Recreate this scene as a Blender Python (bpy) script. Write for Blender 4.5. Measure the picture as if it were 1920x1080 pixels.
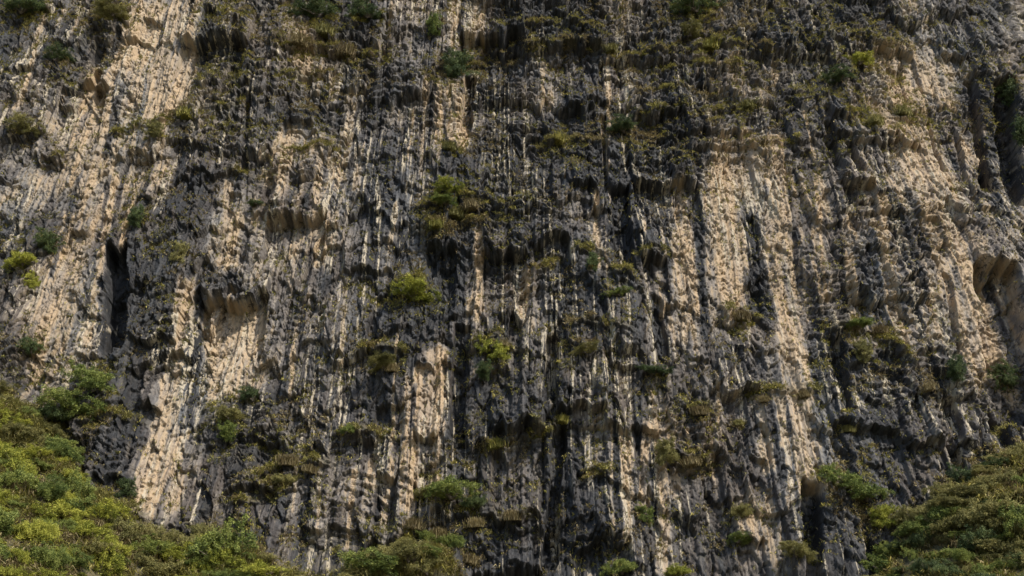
import bpy, math, random
import numpy as np
from mathutils import Vector
for o in list(bpy.data.objects): bpy.data.objects.remove(o)
S = bpy.context.scene
R = math.radians
# ---------------------------------------------------------------- camera, sky, sun, exposure
F_PX = 2000.0; PITCH = R(27); LEAN = R(8); DIST = 105.0
CAM = np.array([0.0, 0.0, 1.7])
cd = bpy.data.cameras.new('camera'); cam = bpy.data.objects.new('camera', cd); S.collection.objects.link(cam)
cam.location = CAM; cam.rotation_euler = (R(90)+PITCH, 0, 0)
cd.sensor_width = 36; cd.lens = 36*F_PX/1920; cd.clip_end = 3000; cd.clip_start = .1
S.camera = cam
TO_SUN = Vector((0.56, -0.66, 0.74)).normalized()
sd = bpy.data.lights.new('sun', 'SUN'); sd.energy = 3.7; sd.angle = R(.6); sd.color = (1, .93, .82)
so = bpy.data.objects.new('sun', sd); S.collection.objects.link(so)
so.rotation_euler = TO_SUN.to_track_quat('Z', 'Y').to_euler(); so.location = (60, -60, 120)
w = bpy.data.worlds.new('World'); S.world = w; w.use_nodes = True
nt = w.node_tree; bg = nt.nodes['Background']; sk = nt.nodes.new('ShaderNodeTexSky')
sk.sky_type = 'NISHITA'; sk.sun_disc = False
sk.sun_elevation = math.asin(TO_SUN.z); sk.sun_rotation = math.atan2(TO_SUN.x, TO_SUN.y)
nt.links.new(sk.outputs[0], bg.inputs[0]); bg.inputs[1].default_value = .14
S.view_settings.view_transform = 'Standard'; S.view_settings.look = 'None'
S.view_settings.exposure = 0.68; S.view_settings.gamma = 1

# ---------------------------------------------------------------- cliff frame: u along, v up the face, n out of it
AX = np.array([0, math.cos(PITCH), math.sin(PITCH)]); UP = np.array([0, -math.sin(PITCH), math.cos(PITCH)])
P0 = CAM + AX*DIST
CV = np.array([0, math.sin(LEAN), math.cos(LEAN)]); CN = np.array([0, -math.cos(LEAN), math.sin(LEAN)])
def project(P):
    q = P-CAM; d = q@AX
    return 960+F_PX*q[..., 0]/d, 540-F_PX*(q@UP)/d, d
def uv_of(px, py, D=0.0):
    r = AX + np.array([1., 0, 0])*((px-960)/F_PX) + UP*((540-py)/F_PX)
    t = ((P0+CN*D-CAM)@CN)/(r@CN); p = CAM+r*t-P0
    return p[0], p@CV

# ---------------------------------------------------------------- numpy noise
def table(seed): return np.random.RandomState(seed).rand(256, 256).astype(np.float32)
TB = {}
def T(s):
    if s not in TB: TB[s] = table(s)
    return TB[s]
def noise(x, y, s):
    xi = np.floor(x).astype(np.int32); yi = np.floor(y).astype(np.int32)
    fx = (x-xi).astype(np.float32); fy = (y-yi).astype(np.float32)
    fx = fx*fx*(3-2*fx); fy = fy*fy*(3-2*fy); t = T(s)
    a = t[xi & 255, yi & 255]; b = t[(xi+1) & 255, yi & 255]; c = t[xi & 255, (yi+1) & 255]; d = t[(xi+1) & 255, (yi+1) & 255]
    return ((a*(1-fx)+b*fx)*(1-fy)+(c*(1-fx)+d*fx)*fy)*2-1
def fbm(x, y, s, n=4):
    r = 0; a = 1.; t = 0
    for i in range(n):
        r = r+a*noise(x*2**i, y*2**i, s+i); t += a; a *= .5
    return r/t*1.5
def vor(x, y, s, jit=.85):
    xi = np.floor(x).astype(np.int32); yi = np.floor(y).astype(np.int32)
    f1 = np.full(x.shape, 9., np.float32); f2 = f1.copy(); dx = np.zeros(x.shape, np.float32); dy = dx.copy(); idv = dx.copy(); id2 = dx.copy()
    A, B, C_, D_ = T(s), T(s+1), T(s+2), T(s+3)
    for i in (-1, 0, 1):
        for j in (-1, 0, 1):
            cx = xi+i; cy = yi+j; k = (cx & 255, cy & 255)
            ex = (x-(cx+.5+(A[k]-.5)*jit)).astype(np.float32); ey = (y-(cy+.5+(B[k]-.5)*jit)).astype(np.float32)
            d = np.maximum(np.abs(ex), np.abs(ey))*.6+np.sqrt(ex*ex+ey*ey)*.4
            m = d < f1
            f2 = np.where(m, f1, np.minimum(f2, d)); f1 = np.where(m, d, f1)
            dx = np.where(m, ex, dx); dy = np.where(m, ey, dy); idv = np.where(m, C_[k], idv); id2 = np.where(m, D_[k], id2)
    return f1, f2, dx, dy, idv*2-1, id2
def sstep(a, b, x):
    t = np.clip((x-a)/(b-a), 0, 1); return t*t*(3-2*t)

# ---------------------------------------------------------------- what the face looks like, read by eye in 40-pixel cells
# pale bare limestone (9) to black stained rock (0); shade in recesses painted in too
TONE = """
2266336774343632335433621233343434443322235443343
2263356883444653434336641112333343322223333554333
3553357884125454444444423333323454543333366554542
3643776885424455324432133543343333455333347874342
5656756884444345542456123632343344454344566763442
3477756836344323455355742243333223343344566544430
3567756633435776643356322333442244563344446655440
5656646524325665633443223322322235773444547766350
5777656522336657533443334332312447774444578764500
7665653233563536635434322245313457667554555665550
6444743333565566534633333345413547748644564565560
3337523334645575545422352224441364773864436467640
4567512235664745435422522333424658838644354577540
3686413333234466433334635322334657737644364687530
4676512344685465442225525322324667647743464577440
3576413245787455433245424433334656447743445567540
3466523245686444433246433333334553337742344537640
4654322364775444433274643333233534337742244436640
4643333574643444443675232214334434448743443354420
3333232674333444435574223325434434338853333435420
3333323763334444345653233334546535338853434434320
3333334763323435334743334325456433348853334433220
3334335742334336545473333332445753333674333323330
3333346743433355554533333324466533346723444333330
3333334334334355554433333323454634464123333333330
3333333333333444434333333322334543345412333333330
3333333333333444333333333223443434334341233333330
"""
# plant cover
VEG = """
6733673114545378751154031123433476543233334224553
5536652115544357641121111222433545543333334411223
3247622103343466542135544433443343434443572132240
3255201004454456421156411132221123333324455033360
3133211014444454120011111112231113322344434113324
6611121036644224010002111123323234422224542242340
5443245652242112000123432122234334242335653222330
1231142311232413001135433323111233221232321111310
0011133321231111001146322221111232224422111011210
1011135322221111110156432111111232110420221111110
3443134432221111100543211111111110120122101010110
6741113533222301111233122233210000310233010000010
6511113333112401113541112433310000000222010001110
2311104432002312563200011134100000024300000001110
2111104431002232332111131112211012331014411000110
2311104421000221232111254344221013530124552220000
4521134311010222531114532443112023421024332241000
3137741121131223321014342222232332200233343411110
4478731013522443212001411211344434300334211422240
6676531002453432521002421232223234100243112122300
7665311003434532331014334453211132230001442122450
9865210012335442211025524323311254310003621368650
9984321011254531211156412423111143210177421367880
9998676311463322211225642124411321110036712578880
9998876547862323122455443241232233210112567778880
9998876678654556666542111222464334311322345567870
9999854678986568887653111127633755424533334568880
"""
def grid(s):
    rows = [r for r in s.split() if r]
    return np.array([[int(c) for c in (r+r[-1]*48)[:48]] for r in rows], np.float32)
GT, GV = grid(TONE), grid(VEG)
def look(G, px, py):
    x = np.clip(px/40-.5, 0, 46.999); y = np.clip(py/40-.5, 0, 25.999)
    xi = x.astype(int); yi = y.astype(int); fx = x-xi; fy = y-yi
    return (G[yi, xi]*(1-fx)+G[yi, xi+1]*fx)*(1-fy)+(G[yi+1, xi]*(1-fx)+G[yi+1, xi+1]*fx)*fy

# jutting blocks: x0, x1, top, foot (overhang), how far out (m)
BLOCKS = [(368, 502, 455, 545, 2.6), (498, 615, 320, 402, 1.9), (338, 470, -20, 78, 2.6), (150, 208, 90, 160, 1.6), (95, 150, 150, 200, 1.0), (270, 312, 20, 48, .8),
 (185, 215, 40, 78, 1.2), (75, 120, 250, 295, .9), (360, 410, 440, 495, .9), (425, 455, 320, 368, .7), (530, 590, 190, 232, 1.1), (655, 690, 110, 160, 1.1),
 (1000, 1070, 385, 462, 1.7), (903, 990, 400, 478, 1.8), (795, 862, 400, 466, 1.7), (935, 978, 545, 597, 1.1), (1072, 1122, 290, 356, 1.3), (1188, 1312, 232, 330, 2.0),
 (1196, 1252, 400, 490, 1.7), (918, 1022, 700, 800, 2.0), (770, 822, 715, 815, 1.2), (885, 1025, 960, 1055, 2.2), (1578, 1642, 250, 338, 1.9), (1350, 1428, 592, 730, 1.5),
 (1040, 1140, 628, 770, 1.5), (1556, 1690, 612, 800, 1.4), (1500, 1650, 868, 1120, 3.4), (1722, 1768, 370, 405, .9), (1838, 1888, 340, 488, 1.6), (1050, 1120, 140, 188, 1.2),
 (1130, 1205, 720, 800, .9), (860, 985, -30, 42, 2.2), (935, 1130, 22, 68, 1.3), (1120, 1250, 40, 96, 1.1), (890, 1020, 800, 960, 1.0), (1140, 1200, 540, 700, .9),
 (1190, 1240, 720, 798, 1.2), (700, 745, 790, 885, 1.2), (560, 640, 560, 640, .6), (240, 330, 380, 640, 1.3), (250, 300, 640, 760, .9), (165, 245, 780, 905, 1.1),
 (470, 540, 750, 820, 1.3), (410, 520, 860, 920, 1.0), (640, 740, 380, 510, .8), (780, 870, 520, 690, .9), (1535, 1600, 130, 215, 1.1), (1640, 1730, 20, 66, 1.4),
 (1780, 1840, 20, 60, 1.3), (1540, 1740, 200, 250, 1.0), (1420, 1560, 10, 90, 1.0), (1600, 1650, 480, 560, 1.2), (1290, 1440, 240, 270, .9), (1080, 1180, 880, 1010, 1.5),
 (1250, 1350, 770, 850, 1.1), (1400, 1440, 745, 860, .8), (1700, 1770, 730, 830, 1.2), (1760, 1830, 640, 740, 1.0), (1180, 1290, 110, 200, .9), (960, 1060, 170, 262, .8),
 (500, 600, 230, 330, .6), (350, 450, 190, 330, .8), (1270, 1400, 150, 240, .7), (900, 960, 620, 700, 1.1), (700, 760, 660, 760, .9), (1380, 1440, 880, 1000, .9),
 (560, 640, 880, 990, 1.0), (1660, 1700, 330, 400, .7), (1130, 1170, 800, 1000, .7), (620, 700, 720, 830, .7), (800, 880, 860, 960, .9)]
# recesses: top x, top y, foot x, foot y, half width, depth (m)
SLOTS = [(226, 468, 216, 655, 21, 3.2), (880, 125, 875, 250, 12, 1.8), (1160, 350, 1168, 520, 20, 1.9), (1838, 105, 1868, 330, 13, 2.2), (1858, 290, 1868, 340, 20, 1.8),
 (1900, 110, 1925, 360, 24, 3.4), (1775, 520, 1800, 700, 6, .8), (1800, 215, 1835, 380, 7, .9), (1745, 190, 1775, 300, 6, .8), (1130, 210, 1140, 420, 6, 1.0), (1518, 920, 1520, 1100, 15, 2.6), (1866, 490, 1912, 790, 42, 3.2), (1550, 200, 1575, 330, 8, 1.2),
 (380, 545, 372, 620, 16, 1.0), (470, 200, 462, 330, 7, .8), (735, 30, 715, 120, 9, .9), (870, 620, 858, 830, 14, 1.4), (1035, 640, 1032, 760, 13, 1.6), (1050, 800, 1030, 1060, 12, 1.6),
 (1225, 560, 1240, 680, 10, 1.2), (720, 560, 700, 640, 9, 1.0), (1565, 640, 1580, 780, 12, 1.5), (1700, 90, 1702, 180, 5, .6), (1410, 400, 1425, 590, 10, .5), (400, 30, 372, 130, 18, 1.2),
 (190, 75, 184, 130, 12, 1.4), (190, 150, 186, 200, 12, 1.6), (700, 830, 694, 880, 8, .9), (1760, 700, 1800, 880, 14, 1.2), (1850, 700, 1890, 860, 16, 1.6), (1590, 250, 1610, 330, 12, 1.0)]
# streaks of bare or stained rock, and shade painted over slots: points, half width px, tone, strength
STREAKS = [([(1146, 800), (1151, 1000)], 3, 8.5, .9), ([(1229, 800), (1236, 1000)], 3, 8.5, .9), ([(1247, 740), (1264, 940)], 4, 8.5, .9), ([(1221, 730), (1224, 800)], 3, 8, .9), ([(340, 560), (300, 830)], 4, 8, .9), ([(362, 720), (352, 830)], 3, 8.5, .9), ([(745, 620), (735, 830)], 3, 8.5, .9), ([(1141, 100), (1143, 330)], 3, 8.5, .9), ([(1137, 420), (1141, 600)], 3, 8.5, .9), ([(650, 220), (630, 360)], 5, 8, .9), ([(690, 150), (668, 360)], 6, 7.5, .9), ([(735, 0), (730, 66)], 4, 8.5, .9), ([(772, 200), (755, 430)], 5, 8, .9), ([(800, 150), (788, 370)], 5, 7.6, .9), ([(827, 160), (822, 300)], 6, 8.2, .9), ([(742, 380), (733, 470)], 5, 8, .9), ([(1478, 560), (1500, 740)], 3, 7.8, .9), ([(905, 20), (880, 100)], 4, 8, .9), ([(850, 0), (852, 60)], 9, 8, .9), ([(1240, 420), (1246, 480)], 4, 8.6, .9), ([(1208, 410), (1213, 470)], 3, 8.4, .9), ([(1183, 400), (1190, 470)], 3, 8, .9), ([(1060, 270), (1062, 380)], 3, 8, .9), ([(1120, 440), (1124, 500)], 3, 8.4, .9), ([(560, 830), (548, 960)], 4, 7.8, .9), ([(600, 860), (592, 1000)], 5, 8, .9), ([(665, 880), (650, 1030)], 6, 8, .9), ([(1290, 800), (1296, 880)], 3, 8, .9), ([(1330, 780), (1340, 900)], 3, 7.6, .9), ([(1345, 700), (1350, 800)], 4, 7.6, .9), ([(1590, 400), (1612, 640)], 5, 8.4, .9), ([(1650, 440), (1700, 640)], 7, 8.5, .9), ([(1505, 200), (1560, 420)], 4, 7.8, .9), ([(1530, 330), (1548, 560)], 5, 8, .9), ([(215, 330), (165, 640)], 8, 8, .9), ([(255, 330), (225, 480)], 6, 8, .9), ([(130, 400), (80, 620)], 12, 8, .9), ([(440, 400), (430, 500)], 8, 8.2, .9), ([(600, 300), (590, 400)], 8, 8, .9), ([(555, 600), (545, 740)], 4, 7.6, .9), ([(610, 560), (600, 700)], 4, 7.6, .9), ([(650, 520), (640, 700)], 5, 7.4, .9), ([(240, 300), (200, 470)], 5, 2, .85), ([(150, 330), (95, 520)], 5, 2.5, .85), ([(1380, 420), (1390, 560)], 3, 2.5, .85), ([(1455, 320), (1475, 560)], 3, 2.8, .85), ([(1490, 420), (1500, 560)], 8, 3, .85), ([(1695, 400), (1740, 560)], 7, 2, .85), ([(1640, 300), (1668, 430)], 9, 2.4, .85), ([(1800, 420), (1850, 560)], 4, 2.5, .85), ([(205, 330), (160, 600)], 4, 2.6, .85), ([(725, 330), (705, 480)], 7, 2.2, .85), ([(655, 120), (640, 300)], 5, 2.6, .85), ([(810, 170), (800, 330)], 4, 2.4, .85), ([(1195, 740), (1200, 1000)], 8, 1.8, .85), ([(1222, 820), (1228, 1000)], 5, 2, .85), ([(1160, 810), (1163, 1000)], 5, 2, .85), ([(330, 560), (300, 700)], 4, 2.6, .85), ([(460, 600), (450, 720)], 3, 3, .85), ([(1440, 740), (1470, 900)], 10, 2, .85), ([(1530, 560), (1550, 740)], 8, 2, .85), ([(1872, 480), (1915, 770)], 36, 7.0, .8), ([(1850, 260), (1880, 430)], 9, 1.5, .9), ([(1842, 110), (1870, 330)], 12, 1.5, .9), ([(1650, 740), (1700, 860)], 50, 2.2, .7), ([(1100, 520), (1105, 620)], 40, 1.8, .7), ([(1095, 290), (1098, 350)], 26, 1.6, .9), ([(620, 180), (610, 330)], 5, 3, .7), ([(1230, 240), (1240, 320)], 50, 1.8, .8), ([(835, 560), (840, 640)], 10, 3, .5), ([(290, 480), (300, 620)], 26, 2, .7), ([(200, 800), (210, 900)], 36, 2.0, .8),([(822, 655), (812, 730), (800, 815)], 24, 9, 1), ([(785, 690), (770, 860), (762, 950)], 12, 9, 1), ([(290, 10), (262, 205)], 34, 8.5, .9), ([(262, 955), (300, 800), (335, 640), (352, 520)], 20, 8.5, 1),
 ([(425, 590), (440, 740)], 44, 8.6, .95), ([(480, 580), (470, 735)], 20, 8.2, .9), ([(856, 150), (855, 275)], 20, 8.4, 1), ([(1485, 740), (1515, 920)], 32, 9.4, 1), ([(1450, 255), (1475, 560), (1495, 740)], 24, 8.8, .9),
 ([(1350, 330), (1370, 560)], 30, 8.2, .8), ([(1215, 790), (1205, 960)], 10, 9, 1), ([(1245, 950), (1240, 1080)], 12, 8.8, 1), ([(1685, 80), (1720, 175)], 30, 8.6, .95), ([(1780, 440), (1830, 560), (1860, 700)], 22, 9, .95),
 ([(897, 430), (893, 600)], 12, 8.5, 1), ([(987, 510), (978, 590)], 9, 9, 1), ([(1118, 360), (1120, 450)], 6, 9, 1), ([(1015, 110), (1018, 190)], 6, 8.5, .8), ([(1138, 120), (1145, 480)], 3, 8.5, .8), ([(1128, 215), (1130, 260)], 6, 9, .9),
 ([(90, 0), (35, 200)], 9, 8.2, .9), ([(735, 860), (715, 990)], 9, 8.5, .9), ([(700, 860), (680, 980)], 9, 8.4, .9), ([(1165, 800), (1170, 1010)], 4, 9, .9), ([(1180, 820), (1175, 1010)], 6, 9, .9),
 ([(660, 170), (640, 340)], 12, 8, .8), ([(1280, 420), (1275, 640)], 22, 8, .8), ([(1655, 370), (1665, 560), (1690, 620)], 10, 8.5, .9), ([(1585, 400), (1600, 640)], 6, 8.5, .8), ([(1710, 290), (1790, 470)], 26, 8.3, .7),
 ([(100, 540), (60, 720)], 24, 8, .7), ([(180, 60), (150, 300)], 14, 7.6, .6), ([(1145, 760), (1110, 800)], 4, 8, .5), ([(620, 400), (600, 500)], 16, 8.8, .85), ([(430, 340), (420, 500)], 10, 7.8, .7), ([(545, 240), (535, 290)], 16, 8, .7),
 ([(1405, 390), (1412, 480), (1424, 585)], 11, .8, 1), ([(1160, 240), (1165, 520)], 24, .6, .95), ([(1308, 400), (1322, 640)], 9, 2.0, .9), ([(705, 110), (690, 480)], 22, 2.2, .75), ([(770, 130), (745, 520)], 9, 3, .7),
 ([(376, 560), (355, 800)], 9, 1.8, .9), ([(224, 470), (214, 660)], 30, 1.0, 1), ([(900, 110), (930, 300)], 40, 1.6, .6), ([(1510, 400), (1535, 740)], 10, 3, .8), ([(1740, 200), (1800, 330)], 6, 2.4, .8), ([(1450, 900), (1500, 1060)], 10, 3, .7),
 ([(970, 700), (970, 800)], 50, 1.8, .8), ([(955, 980), (960, 1080)], 60, 1.4, .8), ([(1045, 720), (1035, 1080)], 20, 1.2, .8), ([(1180, 230), (1300, 300)], 40, 2, .6), ([(1475, 760), (1500, 960)], 4, 2.4, .7), ([(675, 210), (655, 360)], 6, 3.0, .8),
 ([(1640, 660), (1690, 880)], 40, 2.6, .6), ([(780, 720), (772, 800)], 6, 2, .8), ([(1740, 640), (1760, 740)], 12, 2, .6), ([(1545, 240), (1600, 480)], 16, 3.2, .6), ([(890, 850), (1010, 900)], 60, 3.4, .6), ([(130, 330), (95, 460)], 9, 3, .7),
 ([(225, 130), (200, 290)], 6, 2.6, .7), ([(280, 100), (240, 400)], 4, 3, .6), ([(1290, 940), (1330, 1080)], 50, 2.4, .5), ([(860, 640), (850, 900)], 24, 1.5, .7)]
# thin ledges with turf on top: points, how far they stick out (m)
LEDGES = [([(850, 100), (940, 85), (1010, 72), (1090, 66), (1150, 80)], .9), ([(1160, 92), (1250, 80), (1340, 72), (1430, 82), (1480, 105)], .9), ([(1180, 118), (1290, 112), (1400, 125)], .5),
 ([(1200, 208), (1300, 200), (1440, 192)], .6), ([(1010, 275), (1090, 262), (1150, 268)], .6), ([(1170, 240), (1260, 245), (1330, 268)], .7), ([(790, 395), (860, 382), (960, 400)], .8), ([(780, 440), (880, 425), (950, 420)], .8),
 ([(300, 238), (350, 218), (460, 208)], .6), ([(520, 105), (600, 85), (720, 100)], 1.0), ([(540, 160), (640, 125), (700, 110)], .7), ([(180, 262), (240, 250), (330, 232)], .5), ([(1040, 635), (1100, 622), (1180, 650)], .7),
 ([(1550, 618), (1610, 610), (1680, 640), (1720, 680)], .8), ([(1340, 600), (1385, 580), (1430, 600)], .7), ([(1260, 772), (1350, 765)], .7), ([(1400, 745), (1560, 740)], .5), ([(480, 885), (540, 868), (620, 870)], .8),
 ([(430, 945), (520, 925), (560, 905)], .6), ([(900, 842), (980, 828), (1060, 800)], .7), ([(920, 968), (1000, 962)], .6), ([(660, 672), (720, 660), (760, 672)], .7), ([(740, 545), (790, 535), (830, 550)], .7),
 ([(880, 655), (940, 640), (980, 665)], .7), ([(1130, 535), (1180, 540), (1210, 580)], .6), ([(1000, 518), (1080, 488), (1140, 500)], .6), ([(1270, 880), (1340, 868)], .6), ([(1580, 205), (1680, 212), (1760, 200)], .6),
 ([(1600, 50), (1700, 62)], .8), ([(95, 302), (140, 288)], .4), ([(540, 290), (600, 275), (640, 285)], .4), ([(150, 800), (220, 780), (270, 790)], .6), ([(640, 820), (700, 815), (740, 825)], .5), ([(380, 765), (430, 748)], .6),
 ([(1080, 905), (1150, 890)], .5), ([(1190, 500), (1250, 492)], .4), ([(930, 40), (1040, 22), (1130, 40)], .8), ([(1180, 165), (1290, 158), (1360, 170)], .4), ([(430, 330), (520, 345)], .3), ([(1400, 270), (1500, 262)], .4)]
# slopes of soil and scrub banked against the foot of the face: upper outline
SLOPES = [([(-300, 560), (0, 700), (60, 745), (130, 830), (165, 900), (255, 950), (330, 1005), (470, 1015), (600, 1085), (700, 1140)], .60, 17),
 ([(560, 1120), (650, 1050), (760, 975), (830, 985), (870, 1050), (900, 1130)], .34, 5),
 ([(1480, 1300), (1610, 1120), (1690, 985), (1770, 905), (1860, 850), (1990, 800), (2300, 700)], .62, 15),
 ([(-60, 680), (90, 700), (210, 672), (225, 720), (150, 800), (60, 900)], .12, 2.0)]

def axis_pts(lo, hi, a, b, step, n):
    core = np.arange(lo, hi, step)
    g = step*1.06**np.arange(1, n); L = lo-np.cumsum(g); H = hi+np.cumsum(g)
    return np.concatenate([L[L > a][::-1], core, H[H < b]])
us = axis_pts(-58, 58, -190, 190, .075, 95)
vs = axis_pts(-27, 50, -52, 110, .078, 95)
U, V = np.meshgrid(us, vs); U = U.astype(np.float64); V = V.astype(np.float64)
H_, W_ = U.shape
Bp = P0 + U[..., None]*np.array([1., 0, 0]) + V[..., None]*CV

# large forms
D = 1.6*fbm(U/26+3.1, V/34, 11, 3) + 1.0*fbm(U/9, V/30+2, 21, 3)
D += -.0009*np.maximum(U-34, 0)**2*6 - .0006*np.maximum(-U-45, 0)**2*4
wu = U + .22*fbm(U/2.6, V/8.5, 31, 3); wv = V + .7*fbm(U/.9, V/6, 41, 3)
for (x0, x1, t, f, amt) in BLOCKS:
    ub0, vb = uv_of(x0, f, amt*.56); ub1, _ = uv_of(x1, f, amt*.56); _, vt = uv_of((x0+x1)/2, t, 0)
    m = (U > ub0-3) & (U < ub1+3) & (V > vb-10) & (V < vt+3)
    jj = np.where(m.any(1))[0]; ii = np.where(m.any(0))[0]
    if not len(jj) or not len(ii): continue
    sl = (slice(jj[0], jj[-1]+1), slice(ii[0], ii[-1]+1))
    a, b = wu[sl], wv[sl]
    foot = vb + .28*noise(a/1.3, a*0, int(x0) % 97+50)+.12*noise(a/.35, a*0, int(x0) % 97+51)
    hor = sstep(ub0, ub0+.3, a)*(1-sstep(ub1-.3, ub1, a))
    prof = np.clip((vt-b)/(vt-vb), 0, 1)**1.3*np.where(b > foot, 1, np.clip(1-(foot-b)/.10, 0, 1))
    D[sl] -= .55*amt*hor*sstep(foot-9, foot-1.5, b)*(b < foot)
    D[sl] += .56*amt*hor*prof*(1+.15*noise(a/1.1, b/2, 77))
for (xt, yt, xf, yf, hw, dep) in SLOTS:
    ut, vt = uv_of(xt, yt); uf, vf = uv_of(xf, yf); w2 = hw/20.0*1.05
    k = np.clip((vt-V)/(vt-vf), 0, 1); uc = ut+(uf-ut)*k
    e = np.abs(U+.25*fbm(U/1.5, V/2.5, 61, 2)-uc)/w2
    D -= dep*(1-sstep(.8, 1.12, e))*sstep(vf-.8, vf+.8, V)*(1-sstep(vt-.15, vt+.15, wv))
turf = np.zeros_like(D)
for pts, amt in LEDGES:
    q_ = [uv_of(x, y, amt) for x, y in pts]; us_ = [a[0] for a in q_]; u0, u1 = us_[0], us_[-1]
    ii = np.where((us > u0-1.5) & (us < u1+1.5))[0]; vmin = min(a[1] for a in q_)-1.5; vmax = max(a[1] for a in q_)+3; jj = np.where((vs > vmin) & (vs < vmax))[0]
    sl = (slice(jj[0], jj[-1]+1), slice(ii[0], ii[-1]+1)); a, b = U[sl], V[sl]
    h = b-np.interp(a, us_, [c[1] for c in q_])-.22*noise(a/1.4, a*0, 83)-.10*noise(a/.4, a*0, 84)
    e = sstep(u0-.8, u0+.8, a)*(1-sstep(u1-.8, u1+.8, a))*(.75+.5*noise(a/1.1, a*0, 85))
    D[sl] += amt*e*np.where(h > 0, np.clip(1-h/(1.1+.8*amt), 0, 1)**1.5, np.clip(1+h/.12, 0, 1))
    turf[sl] = np.maximum(turf[sl], e*sstep(-.05, .05, h)*(1-sstep(.4, 1.3, h)))
# banked slopes
sl_amt = np.zeros_like(D)
for it in range(4):
    px, py, _ = project(Bp + (D+sl_amt)[..., None]*CN)
    s2 = np.zeros_like(D)
    for (pts, g, mx) in SLOPES[:3]:
        yb = np.interp(px, [p[0] for p in pts], [p[1] for p in pts], left=3000, right=3000)
        h = np.clip((py-yb)/20.0, 0, None)
        s2 = np.maximum(s2, np.minimum(h*g*1.25, mx))
    sl_amt = .5*sl_amt+.5*s2
onslope = sstep(.2, 1.6, sl_amt)
rough = 1-.75*onslope
# jointed, curtain-like rock: each cell hangs out over the one below
px, py, _ = project(Bp + (D+sl_amt)[..., None]*CN)
tn = look(GT, px, py)
smooth = sstep(5.2, 7.6, tn)                      # bare limestone is smoother and more fluted
f1, f2, dx, dy, i1, i2 = vor(wu/4.2, wv/8.5, 101); det = (i1*.42-dy*.50)*rough*(1-.6*smooth)
f1, f2, dx, dy, i1, i2 = vor(wu/1.7+9, wv/4.2, 111); cellA = i2; cellh = i1; det += (i1*.24-dy*.40)*rough*(1-.85*smooth)+(i2-.5)*dx*.75*rough*(1-.4*smooth); crack = np.clip((.06-(f2-f1))/.06, 0, 1)*.25
det -= crack*rough*(1-.6*smooth)
lay = sstep(.1, .5, fbm(U/14, V/9, 131, 2))
for (x0, x1, y0, y1) in [(880, 1480, -60, 110), (1180, 1480, 90, 330), (900, 1130, 230, 300), (150, 250, 760, 900), (430, 620, 760, 930), (1240, 1350, 760, 900), (1500, 1720, 20, 130), (780, 960, 380, 470), (880, 1060, 960, 1060), (560, 760, 40, 130)]:
    lay = np.maximum(lay, sstep(x0-20, x0+20, px)*(1-sstep(x1-20, x1+20, px))*sstep(y0-20, y0+20, py)*(1-sstep(y1-20, y1+20, py)))
lay = lay*(1-smooth)
f1, f2, dx, dy, i1, i2 = vor(wu/2.3+5, wv/.85, 121); det += (i1*.20-dy*.38)*rough*(.06+.94*lay)*(1-.7*smooth)
f1, f2, dx, dy, i1, i2 = vor(wu/.62, wv/1.5, 141); cellB = i2; D_tilt = (i1*.5+.5); det += (i1*.11-dy*.17)*rough*(1-.8*smooth)+(i2-.5)*dx*.34*rough+(D_tilt-.5)*dy*.22*rough
wu2 = U + .10*fbm(U/.9, V/3.4, 151, 2)
fl = 1-np.abs(noise(wu2/1.5, V/20, 161)); fl2 = 1-np.abs(noise(wu2/.62+7, V/12, 171)); fl3 = 1-np.abs(noise(wu2/.30, V/7, 173))
flz = .5+.5*sstep(-.3, .5, fbm(U/9+5, V/14, 181, 2))
det += (fl**2*.36+fl2**2*.22+fl3**2*.13)*flz*rough
fl4 = (1-np.abs(noise(wu2/1.0+13, V/26, 177)))**4; det += fl4*.30*smooth*rough
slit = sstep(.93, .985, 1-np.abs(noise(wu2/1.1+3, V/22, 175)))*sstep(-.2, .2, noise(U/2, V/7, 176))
det -= slit*.30*rough
# chips and pockets
f1, f2, dx, dy, i1, i2 = vor(wu2/.62+fbm(U/.5, V/.5, 177, 2)*.3, wv/1.1, 178, 1.0)
det -= (f2-f1 < .11)*.10*rough*sstep(-.1, .15, noise(U/.9, V/1.3, 179))
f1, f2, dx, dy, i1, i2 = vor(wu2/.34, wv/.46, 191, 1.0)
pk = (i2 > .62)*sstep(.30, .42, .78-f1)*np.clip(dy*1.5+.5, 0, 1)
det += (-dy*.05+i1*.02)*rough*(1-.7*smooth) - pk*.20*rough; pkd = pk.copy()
f1, f2, dx, dy, i1, i2 = vor(wu/.85+3, wv/.95, 195, 1.0)
det -= (i2 > .84)*sstep(0, .12, 1-f1*2.9)*np.clip(dy*1.6+.5, 0, 1)*.42*rough
det += .018*fbm(U/.5, V/1.2, 201, 3)
D = D+sl_amt+det + onslope*(1.5*fbm(U/4, V/4, 211, 5)+.5)
P = Bp + D[..., None]*CN
px, py, pd = project(P)
gx, gy = np.gradient(D, axis=1)/np.gradient(U, axis=1), np.gradient(D, axis=0)/np.gradient(V, axis=0)
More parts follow.
